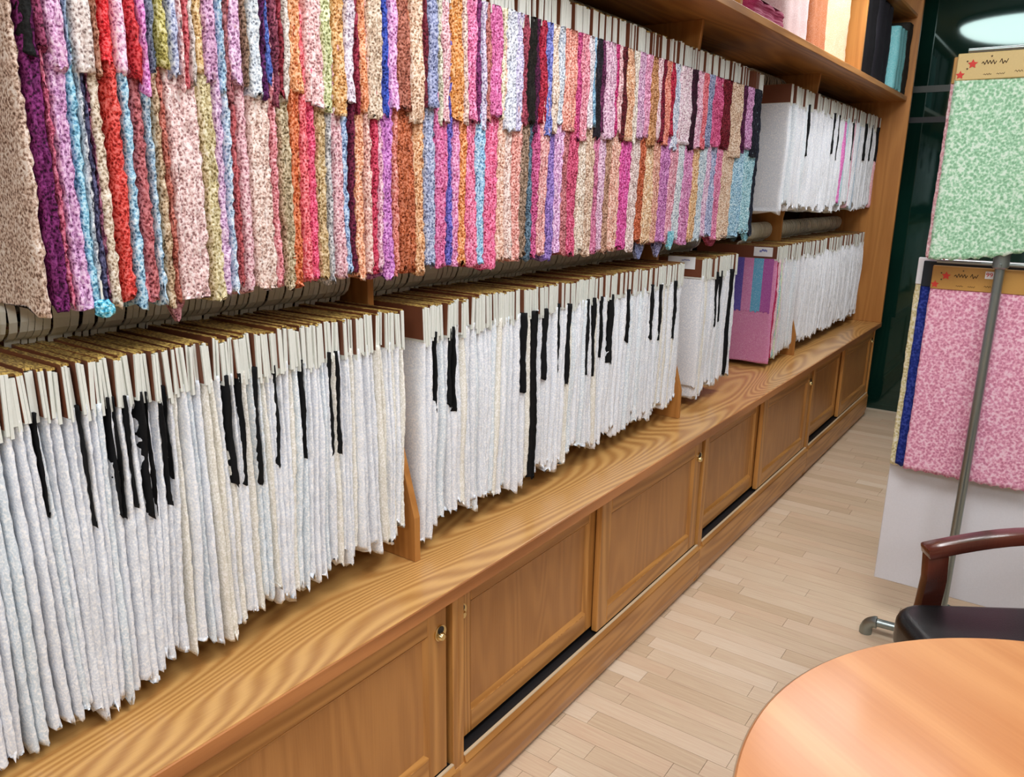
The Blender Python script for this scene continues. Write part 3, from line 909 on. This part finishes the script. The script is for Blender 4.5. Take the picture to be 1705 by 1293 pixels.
first2 = [o for o in COL.objects if o.get('group') == 'white samples in the second lower bay'][0]
zb = first2.location.z; fx = first2.location.x; fy = first2.location.y
first2['label'] = 'white lace sample with a white tag, first beside the nearest bare divider'
tag_on(first2, -0.0095, 0.004, 0.045, 1.196 - zb, 1.244 - zb, [(0.55, 0.8, 0.7, 0.16)], zb)
first3 = [o for o in COL.objects if o.get('group') == 'white samples in the third lower bay'][0]
zb = first3.location.z
first3['label'] = 'white lace sample with white tag on its brown card, first in third lower bay'
tag_on(first3, -0.0115, 0.028, 0.14, 1.204 - zb, 1.25 - zb, [(0.2, 0.5, 0.7, 0.07)], zb)

PX = 3.765
pk = sample(PX, 0.016, ZHL, 0.676, (216, 132, 182), M['plain_cloth'], 'pink lace sample with a striped pastel swatch, facing the gap in the lower row',
            'pastel samples beside the gap in the lower row', rg, rows=40, jag=0.006, hdr=0.062, rough=0.001)
for ch in pk.children:
    if ch.name.startswith('header_card'):
        ch.rotation_euler = (0, 0, 0); ch.location.x = 0; ch.location.y = 0
        ch.scale.x = 0.02 / max(0.004, ch.dimensions.x)
sz0 = 0.925 - 0.676; sz1 = ZHL - 0.06 - 0.676
STR = [(176, 84, 168), (86, 172, 214), (216, 132, 190), (98, 84, 184), (206, 140, 160), (150, 200, 190), (216, 150, 200), (120, 110, 190)]
for i, c in enumerate(STR):
    y0 = 0.012 + i * 0.047; m = MB()
    n = 6
    for q in range(n):
        a = y0 + 0.047 * q / n; b2 = y0 + 0.047 * (q + 1) / n
        m.box(-0.0135, -0.0095, a, b2, sz0 + 0.008 * abs(math.sin(q * 1.1 + i)), sz1)
    o = m.build('swatch_stripe', M['plain_cloth'], pk); o.color = lin(c)
tag_on(pk, -0.0125, 0.022, 0.112, 1.195 - 0.676, 1.238 - 0.676, [(0.3, 0.7, 0.55, 0.22)], 0)
cols = [((178, 30, 84), 'crimson edged'), ((236, 190, 206), 'pale pink'), ((150, 200, 204), 'pale turquoise'), ((214, 222, 190), 'pale lime'), ((226, 216, 228), 'pale lilac')]
xx = PX + 0.016
for c, nm in cols:
    d = 0.022 if nm != 'crimson edged' else 0.014
    sample(xx + d / 2, d, ZHL, 0.70 + rg.uniform(-0.02, 0.01), c, M['white_lace'], f'{nm} lace sample just right of the pink striped one, lower row', 'pastel samples beside the gap in the lower row', rg, rows=30, hdr=0.074)
    xx += d
white_run(xx, 4.14, 0.022, ZHL, 0.715, 'the third lower bay right of the pink one', 'white samples right of the pink one', [], 28)
white_run(4.19, 5.61, 0.032, ZHL, 0.715, 'the farthest lower bay', 'white samples in the farthest lower bay', [], 24)
# far upper bay: white samples with a few coloured ones
UPB = [(4.026, 0.04, 1.66), (4.486, 0.035, 1.68), (4.608, 0.02, 1.66), (4.90, 0.02, 1.66), (5.239, 0.04, 1.68), (5.40, 0.03, 1.68), (5.569, 0.04, 1.68)]
xs = white_run(3.72, 5.60, 0.038, ZHU, 1.405, 'the far upper bay', 'white samples in the far upper bay', UPB, 26, hdr=0.075)
far = [o for o in COL.objects if o.get('group') == 'white samples in the far upper bay']
far[0]['label'] = 'greyish white lace sample showing its whole face, first in the far upper bay'
for xt, rgb, nm in ((4.737, (226, 110, 190), 'bright pink'), (4.80, (176, 214, 226), 'pale blue'), (4.97, (232, 180, 200), 'pale rose'), (5.10, (186, 206, 226), 'ice blue'), (5.585, (232, 170, 178), 'salmon pink')):
    o = min(far, key=lambda q: abs(q.location.x - xt))
    for ch in o.children:
        if ch.name.startswith('lace_panel'): ch.color = lin(rgb)
    o['label'] = f'{nm} lace sample among the white ones in the far upper bay'

# the farthest plain white samples, too many and too small to pick apart, become one body
def join_far(objs, name, label, cat):
    slots = {}; V = []; F = []; MI = []
    bpy.context.view_layer.update()
    for r in objs:
        for c in r.children:
            mw = r.matrix_basis @ c.matrix_basis
            b = len(V)
            V += [tuple(mw @ v.co) for v in c.data.vertices]
            ids = [slots.setdefault(m.name, len(slots)) for m in c.data.materials]
            for p in c.data.polygons:
                F.append(tuple(b + i for i in p.vertices)); MI.append(ids[p.material_index])
    me = bpy.data.meshes.new(name); me.from_pydata(V, [], F)
    for k in slots: me.materials.append(bpy.data.materials[k])
    me.polygons.foreach_set('material_index', MI)
    me.polygons.foreach_set('use_smooth', [True] * len(F))
    try: me.set_sharp_from_angle(angle=0.8)
    except Exception: pass
    me.update()
    o = obj(name, me); o.color = lin((225, 230, 238)); o['kind'] = 'stuff'
    tag(o, label, cat)
    for r in objs:
        for c in list(r.children): bpy.data.objects.remove(c)
        bpy.data.objects.remove(r)
def plain_of(g): return [o for o in COL.objects if o.get('group') == g and str(o['label']).startswith('plain ')]
n_all = len([o for o in COL.objects if o.get('category') == 'lace sample'])
cand = sorted(plain_of('white samples in the farthest lower bay') + plain_of('white samples in the far upper bay'), key=lambda o: -o.location.x)
join_far(cand[:max(0, n_all + 5 - 298)], 'lace_sample_rows', 'far white lace samples hanging close together by the end panel', 'lace samples')

# ---- ornaments hanging below the coloured hems
col_s = [o for o in COL.objects if o.get('group') == 'coloured lace samples in the upper row']
def near_col(x): return min(col_s, key=lambda q: abs(q.location.x - x))
def ball(r, rgb, root, loc, rr):
    me = bpy.data.meshes.new('bead_ball'); bm = bmesh.new(); bmesh.ops.create_icosphere(bm, subdivisions=3, radius=r)
    for v in bm.verts: v.co *= 1 + rr.uniform(-0.16, 0.16)
    bm.to_mesh(me); bm.free(); me.materials.append(M['lace'])
    o = obj('bead_ball', me, None, root, (loc[0] - root.location.x, loc[1] - root.location.y, loc[2] - root.location.z)); o.color = lin(rgb)
    return o
rr = random.Random(8)
r0 = near_col(0.572)
ball(0.0135, (86, 190, 222), r0, (0.572, 0.145, 1.320), rr)
th = MB().tube([(0.572, 0.147, 1.36), (0.571, 0.146, 1.33)], 0.0015, n=6)
th.v = [(v[0] - r0.location.x, v[1] - r0.location.y, v[2] - r0.location.z) for v in th.v]
th.build('thread', M['hook'], r0)
def hem_tip(x, w_, z0, z1, rgb, y=0.17):
    rt = near_col(x); m = MB(); n = 8
    pts = []
    for i in range(n + 1):
        u = i / n
        pts.append((x - w_ / 2 + w_ * u + rr.uniform(-.002, .002), z0 + (z1 - z0) * (abs(2 * u - 1) ** 1.4) + rr.uniform(-.003, .003)))
    b = len(m.v)
    for yy in (y, y + 0.012):
        for (px, pz) in pts: m.v.append((px - rt.location.x, yy - rt.location.y, pz - rt.location.z))
        for (px, pz) in pts: m.v.append((px - rt.location.x, yy - rt.location.y, z1 + 0.03 - rt.location.z))
    k = n + 1
    for i in range(n):
        m.f.append((i, i + 1, k + i + 1, k + i)); m.m.append(0)
        m.f.append((2 * k + i + 1, 2 * k + i, 3 * k + i, 3 * k + i + 1)); m.m.append(0)
        m.f.append((i + 1, i, 2 * k + i, 2 * k + i + 1)); m.m.append(0)
    o = m.build('hem_tip', M['lace'], rt); o.color = lin(rgb)
hem_tip(0.700, 0.034, 1.282, 1.325, (150, 92, 98))
hem_tip(0.655, 0.030, 1.318, 1.335, (206, 110, 120), 0.16)
hem_tip(2.33, 0.06, 1.274, 1.31, (120, 130, 176))
hem_tip(2.47, 0.06, 1.276, 1.31, (130, 130, 180))
hem_tip(2.525, 0.05, 1.296, 1.33, (110, 200, 224), 0.15)
hem_tip(2.95, 0.16, 1.285, 1.33, (150, 50, 80))
hem_tip(3.20, 0.12, 1.295, 1.33, (40, 60, 66))
hem_tip(3.31, 0.08, 1.288, 1.32, (110, 180, 200), 0.16)

# ------------------------------------------------------------------ fabrics on the upper shelf
def bolt(x0, x1, h, rgb, label, y=0.05, lobes=3, mat=None, gloss=False):
    me = lace_mesh('fabric_bolt', x1 - x0, h, 20, rg, lobes=lobes, jag=0.0, rough=0.002, dep=0.37, topt=0.96)
    me.materials.append(mat or M['plain_cloth'])
    o = obj('fabric_bolt', me, None, None, ((x0 + x1) / 2, y, SH1 + 0.001)); o.color = lin(rgb)
    tag(o, label, 'fabric', 'fabrics standing on the upper shelf')
bolt(2.80, 3.16, 0.05, (150, 24, 74), 'magenta cloth lying folded on the upper shelf', y=0.03)
bolt(3.20, 3.53, 0.42, (214, 180, 178), 'pale pink fabric bolt standing on the upper shelf')
bolt(3.545, 3.80, 0.42, (176, 100, 50), 'orange brown fabric bolt between the pale pink and peach ones', y=0.05)
bolt(3.815, 4.29, 0.42, (212, 172, 132), 'peach fabric bolt standing on the upper shelf by the divider', y=0.075)
bolt(4.43, 4.80, 0.42, (20, 18, 22), 'black fabric bolt just right of the divider on the upper shelf', y=0.06)
bolt(4.815, 5.18, 0.42, (26, 24, 31), 'charcoal fabric bolt between the black one and the turquoise bag, upper shelf', y=0.06)
bolt(5.20, 5.45, 0.34, (96, 178, 184), 'plastic bag with turquoise light reflection painted on, end of the upper shelf', y=0.025)  # light reflection on a plastic bag, painted as its turquoise colour
bolt(5.465, 5.61, 0.40, (40, 36, 30), 'dark brown fabric bolt beside the end panel on the upper shelf', y=0.03)

# ------------------------------------------------------------------ display rack with hanging samples
rk = thing('display_rack', 'grey pipe display rack standing on the floor by the chair', 'rack', (2.74, -0.81, 0))
RX, RYY = 2.74, -0.81
def rpart(mb, name, mat, **kw):
    mb.v = [(v[0] - RX, v[1] - RYY, v[2]) for v in mb.v]
    return mb.build(name, mat, rk, **kw)
rpart(MB().tube([(RX, RYY, 0.05), (RX, RYY, 1.93)], 0.0135, n=18), 'pole', M['pipe'], smooth=True)
rpart(MB().tube([(RX, RYY, 1.285), (RX, RYY, 1.29), (RX, RYY, 1.35), (RX, RYY, 1.355)], [0.017, 0.022, 0.022, 0.017], n=18), 'clamp', M['pipe'], smooth=True)
rpart(MB().tube([(RX - 0.012, -0.625, 0.05), (RX, RYY, 0.05), (RX + 0.01, -1.0, 0.05)], 0.0145, n=16), 'foot_pipe', M['pipe'], smooth=True)
for s in (1, -1):
    ye = RYY + s * 0.185
    pts = []
    for k in range(8):
        a = PI / 2 * k / 7
        pts.append((RX - 0.012 * s, ye + s * 0.032 * math.sin(a), 0.05 - 0.032 * (1 - math.cos(a))))
    pts.append((pts[-1][0], pts[-1][1], 0.0))
    rpart(MB().tube(pts, [0.021, 0.021] + [0.019] * 5 + [0.021, 0.021], n=16), 'pipe_elbow', M['pipe'], smooth=True)
rpart(MB().tube([(RX, RYY, 0.03), (RX, RYY, 0.10)], 0.021, n=16), 'pole_socket', M['pipe'], smooth=True)
for s in (1, -1):
    rpart(MB().tube([(RX - 0.25 * s, RYY, 0.05), (RX, RYY, 0.05)], 0.0145, n=14), 'cross_foot', M['pipe'], smooth=True)
for z in (1.90, 1.297):
    rpart(MB().tube([(RX + 0.012, -0.64, z), (RX + 0.012, -1.0, z)], 0.006, n=10), 'crossbar', M['pipe'], smooth=True)
for z in (1.90, 1.297):
    rpart(MB().tube([(RX - 0.05, RYY, z), (RX + 0.14, RYY, z)], 0.005, n=10), 'hanging_arm', M['pipe'], smooth=True)

def rack_sample(x, yl, yr, zt, zb, rgb, hmat, label, mat, hh=0.076, lift=0.0, wave=0.004, scal=0.008, seed=1, hook_z=None):
    rr2 = random.Random(seed)
    root = thing('lace_sample', label, 'lace sample', (x, (yl + yr) / 2, zb), 0, 'lace samples on the pipe rack')
    yc = (yl + yr) / 2
    ny, nz = 40, 30
    V = []; F = []
    ph = rr2.uniform(0, 6)
    h = zt - hh * 0.9 - zb
    for side in (0, 1):
        for i in range(nz + 1):
            s = i / nz
            for j in range(ny + 1):
                u = j / ny
                y = yl + (yr - yl) * u - yc
                z = h * s
                if i == 0: z += scal * abs(math.sin(u * 38 + ph)) + rr2.uniform(-.002, .002)
                z += lift * u * u * (1 - s)
                xx = wave * math.sin(u * 9 + ph + s) * (1 - s * 0.7) + rr2.uniform(-.0006, .0006) + (0.004 if side else 0)
                if j in (0, ny): y += rr2.uniform(-.0015, .0015)
                V.append((xx, y, z))
    n1 = (ny + 1) * (nz + 1)
    for i in range(nz):
        for j in range(ny):
            a = i * (ny + 1) + j
            F.append((a, a + 1, a + ny + 2, a + ny + 1)); F.append((n1 + a + 1, n1 + a, n1 + a + ny + 1, n1 + a + ny + 2))
    for j in range(ny): F.append((j + 1, j, n1 + j, n1 + j + 1))
    for i in range(nz):
        a = i * (ny + 1); F.append((a, a + ny + 1, n1 + a + ny + 1, n1 + a)); c = a + ny
        F.append((c + ny + 1, c, n1 + c, n1 + c + ny + 1))
    me = bpy.data.meshes.new('lace_panel'); me.from_pydata(V, [], F)
    for p in me.polygons: p.use_smooth = True
    me.materials.append(mat)
    o = obj('lace_panel', me, None, root); o.color = lin(rgb)
    hd = MB().box(-0.004, 0.008, yr - yc, yl - yc, h - 0.004, zt - zb).build('header_card', hmat, root, bevel=0.002, seg=1)
    return root, hd, yc
r1, hd1, yc1 = rack_sample(2.780, -0.628, -1.005, 1.281, 0.600, (222, 150, 178), M['goldcard'], 'pink lace sample with gold header card hanging behind the pole of the rack', M['rack_lace'], seed=2)
rack_sample(2.800, -0.598, -0.985, 1.292, 0.602, (22, 44, 128), M['navycard'], 'navy blue lace sample showing as a strip behind the pink one on the rack', M['rack_lace'], seed=3, hh=0.085)
rack_sample(2.818, -0.579, -0.98, 1.300, 0.594, (226, 216, 164), M['tagw'], 'cream lace sample showing as a thin strip behind the navy one on the rack', M['rack_lace'], seed=4, hh=0.09)
g1, hg, ycg = rack_sample(2.700, -0.622, -1.03, 1.886, 1.300, (158, 208, 172), M['palegold'], 'mint green lace sample with pale gold header at the top of the rack', M['rack_lace'], seed=5, lift=0.10, wave=0.006)
rack_sample(2.716, -0.611, -1.02, 1.880, 1.302, (228, 176, 184), M['goldcard'], 'pale pink lace sample peeking out behind the mint green one on the rack', M['rack_lace'], seed=6, lift=0.10)
# print on the gold header cards
def strokes(hd, segs, mat, name, xf, th=0.0016):
    m = MB()
    for (y0, z0, y1, z1) in segs:
        m.tube([(xf, y0, z0), (xf, y1, z1)], th, n=5)
    o = m.build(name, mat, hd); o['kind'] = 'stuff'
    return o
def star(hd, xf, y, z, r, mat):
    m = MB(); b = 0; pts = []
    for k in range(10):
        a = PI / 2 + k * PI / 5; q = r if k % 2 == 0 else r * 0.5
        pts.append((y + q * math.cos(a), z + q * math.sin(a)))
    m.prism(pts, xf - 0.0008, xf + 0.0004)
    return m.build('red_star_print', mat, hd)
def script(y0, y1, z, hgt, n, seed):
    q = random.Random(seed); out = []; py, pz = y0, z
    for k in range(1, n + 1):
        ny_ = y0 + (y1 - y0) * k / n; nz_ = z + (hgt if k % 2 else -hgt * 0.4) * q.uniform(0.4, 1.0)
        out.append((py, pz, ny_, nz_)); py, pz = ny_, nz_
    return out
def print_card(hd, yc, zb, zc, ylft):
    f = lambda y: ylft - y - yc
    star(hd, -0.0045, f(0.040), zc - zb + 0.008, 0.013, M['redink'])
    star(hd, -0.0045, f(0.012), zc - zb - 0.020, 0.012, M['redink'])
    strokes(hd, script(f(0.062), f(0.098), zc - zb + 0.008, 0.010, 9, 1) + script(f(0.106), f(0.126), zc - zb + 0.008, 0.010, 5, 2), M['blackink'], 'script_print', -0.0042, 0.0011)
    strokes(hd, script(f(0.070), f(0.090), zc - zb - 0.022, 0.004, 7, 3) + script(f(0.102), f(0.122), zc - zb - 0.022, 0.004, 7, 4) + script(f(0.145), f(0.165), zc - zb - 0.018, 0.004, 6, 5), M['blackink'], 'small_print', -0.0042, 0.0006)
    for (y, z) in ((0.026, 0.016), (0.028, -0.004), (0.085, 0.026)):
        star(hd, -0.0045, f(y), zc - zb + z, 0.003, M['blackink']).name = 'dark_dot_print'
print_card(hd1, yc1, 0.600, 1.243, -0.628)
print_card(hg, ycg, 1.300, 1.848, -0.622)
# red price sticker reading 991
st = MB().box(-0.0052, -0.004, -0.628 - 0.176 - yc1, -0.628 - 0.144 - yc1, 1.250 - 0.6, 1.272 - 0.6).build('price_sticker', M['tagw'], hd1)
cu = bpy.data.curves.new('price_digits', 'FONT'); cu.body = '991'; cu.size = 0.019; cu.extrude = 0.0004; cu.align_x = 'CENTER'; cu.align_y = 'CENTER'
to = bpy.data.objects.new('price_digits', cu); COL.objects.link(to)
dg = bpy.context.evaluated_depsgraph_get()
tm = bpy.data.meshes.new_from_object(to.evaluated_get(dg)); bpy.data.objects.remove(to)
tm.materials.clear(); tm.materials.append(M['redink'])
td = obj('price_digits', tm, None, st, (-0.0056, -0.628 - 0.160 - yc1, 1.261 - 0.6)); td.rotation_euler = (PI / 2, 0, -PI / 2)

bd = MB().box(2.842, 2.850, -1.05, -0.578, 0.162, 1.22).build('white_board', M['board'], None, bevel=0.002, seg=1)
tag(bd, 'plain white board hanging below the pink lace sample on the rack', 'board')

# ------------------------------------------------------------------ round table
TX, TY, TR, TZ = 1.03, -1.252, 0.548, 0.74
M['beech'] = wood('beech_table', (184, 118, 70), (206, 144, 92), (1.0, 0.12, 1), bands=9, nscale=5, rough=0.42, spec=0.35, fine=0.5, pores=(120, 5, 100), rot=0.55, coat=0.22)
tb = thing('round_table', 'round glossy beech table at the bottom right corner', 'table', (TX, TY, 0))
MB().lathe([(0.0, TZ - 0.026), (TR - 0.004, TZ - 0.026), (TR - 0.001, TZ - 0.023), (TR - 0.001, TZ - 0.003), (TR - 0.004, TZ), (0.0, TZ)], n=128).build('table_top', M['beech'], tb, smooth=True)
MB().lathe([(TR - 0.002, TZ - 0.022), (TR + 0.0012, TZ - 0.021), (TR + 0.0012, TZ - 0.004), (TR - 0.002, TZ - 0.003)], n=128).build('edge_band', plain('grey_brown_edge_band', (150, 122, 96), 0.4), tb, smooth=True)
MB().lathe([(0.045, 0.03), (0.045, TZ - 0.05), (0.16, TZ - 0.04), (0.16, TZ - 0.026)], n=28).build('pedestal', M['pipe'], tb, smooth=True)
MB().lathe([(0.30, 0.0), (0.30, 0.012), (0.27, 0.02), (0.05, 0.04), (0.0, 0.04)], n=40).build('base', M['pipe'], tb, smooth=True)

# ------------------------------------------------------------------ armchair
ch = thing('armchair', 'black leather armchair with dark wooden arms behind the round table', 'chair', (1.925, -1.10, 0), 0.583)
def rounded_slab(x0, x1, y0, y1, z0, z1, r, n=6):
    m = MB(); pr = []
    def ring(ins, z):
        pts = []
        for cx, cy, a0 in ((x1 - r, y1 - r, 0), (x0 + r, y1 - r, PI / 2), (x0 + r, y0 + r, PI), (x1 - r, y0 + r, 1.5 * PI)):
            for k in range(n + 1):
                a = a0 + PI / 2 * k / n
                pts.append((cx + (r - ins) * math.cos(a), cy + (r - ins) * math.sin(a), z))
        return pts
    e = min(0.03, (z1 - z0) / 2.2)
    rings = []
    for k in range(7):
        a = -PI / 2 + PI / 2 * k / 6; rings.append(ring(e * (1 - math.cos(a)), z0 + e + e * math.sin(a)))
    for k in range(7):
        a = PI / 2 * k / 6; rings.append(ring(e * (1 - math.cos(a)), z1 - e + e * math.sin(a)))
    c = len(rings[0])
    for q in rings: m.v += q
    for i in range(len(rings) - 1):
        for k in range(c):
            k2 = (k + 1) % c
            m.f.append((i * c + k, i * c + k2, (i + 1) * c + k2, (i + 1) * c + k)); m.m.append(0)
    m.f.append(tuple(c - 1 - k for k in range(c))); m.m.append(0)
    l = (len(rings) - 1) * c; m.f.append(tuple(l + k for k in range(c))); m.m.append(0)
    return m
rounded_slab(-0.25, 0.25, -0.24, 0.275, 0.415, 0.515, 0.085).build('seat_cushion', M['leather'], ch, smooth=True)
MB().box(-0.235, 0.235, -0.225, 0.215, 0.38, 0.416).build('seat_frame', M['darkwood'], ch, bevel=0.005)
bk = rounded_slab(-0.23, 0.23, -0.035, 0.035, 0.0, 0.46, 0.03)
bo = bk.build('backrest', M['leather'], ch, (0, -0.245, 0.50), smooth=True); bo.rotation_euler = (0.16, 0, 0)
def bar(pts, wd, tk):
    """flat-section curved bar in the y-z plane, width wd along x, thickness tk"""
    m = MB(); n = len(pts)
    for i, (x, y, z) in enumerate(pts):
        a = pts[max(0, i - 1)]; b2 = pts[min(n - 1, i + 1)]
        ty, tz = b2[1] - a[1], b2[2] - a[2]; L = math.hypot(ty, tz); ny_, nz_ = -tz / L, ty / L
        for sx, sn in ((-1, -1), (1, -1), (1, 1), (-1, 1)):
            m.v.append((x + sx * wd / 2, y + ny_ * sn * tk / 2, z + nz_ * sn * tk / 2))
    for i in range(n - 1):
        for k in range(4):
            a = i * 4 + k; b2 = i * 4 + (k + 1) % 4
            m.f.append((a, a + 4, b2 + 4, b2)); m.m.append(0)
    m.f.append((0, 1, 2, 3)); m.m.append(0); e = (n - 1) * 4; m.f.append((e + 3, e + 2, e + 1, e)); m.m.append(0)
    return m
for s in (1, -1):
    x = s * 0.285
    pts = []
    for k in range(13):
        u = k / 12
        pts.append((x, 0.178 - 0.455 * u, 0.632 + 0.050 * math.sin(PI * min(1, u * 1.05) * 0.75)))
    bar(pts, 0.052, 0.030).build('armrest', M['darkwood'], ch, bevel=0.007, smooth=True)
    bar([(x, 0.150, 0.628), (x, 0.145, 0.56), (x, 0.15, 0.48), (x, 0.165, 0.38), (x, 0.175, 0.2), (x, 0.18, 0.0)], 0.036, 0.052).build('front_leg', M['darkwood'], ch, bevel=0.005, smooth=True)
    bar([(x, -0.27, 0.645), (x, -0.27, 0.5), (x, -0.255, 0.35), (x, -0.275, 0.15), (x, -0.30, 0.0)], 0.034, 0.045).build('rear_leg', M['darkwood'], ch, bevel=0.005, smooth=True)
for y in (0.16, -0.23):
    MB().box(-0.285, 0.285, y - 0.015, y + 0.015, 0.36, 0.40).build('cross_rail', M['darkwood'], ch, bevel=0.004)
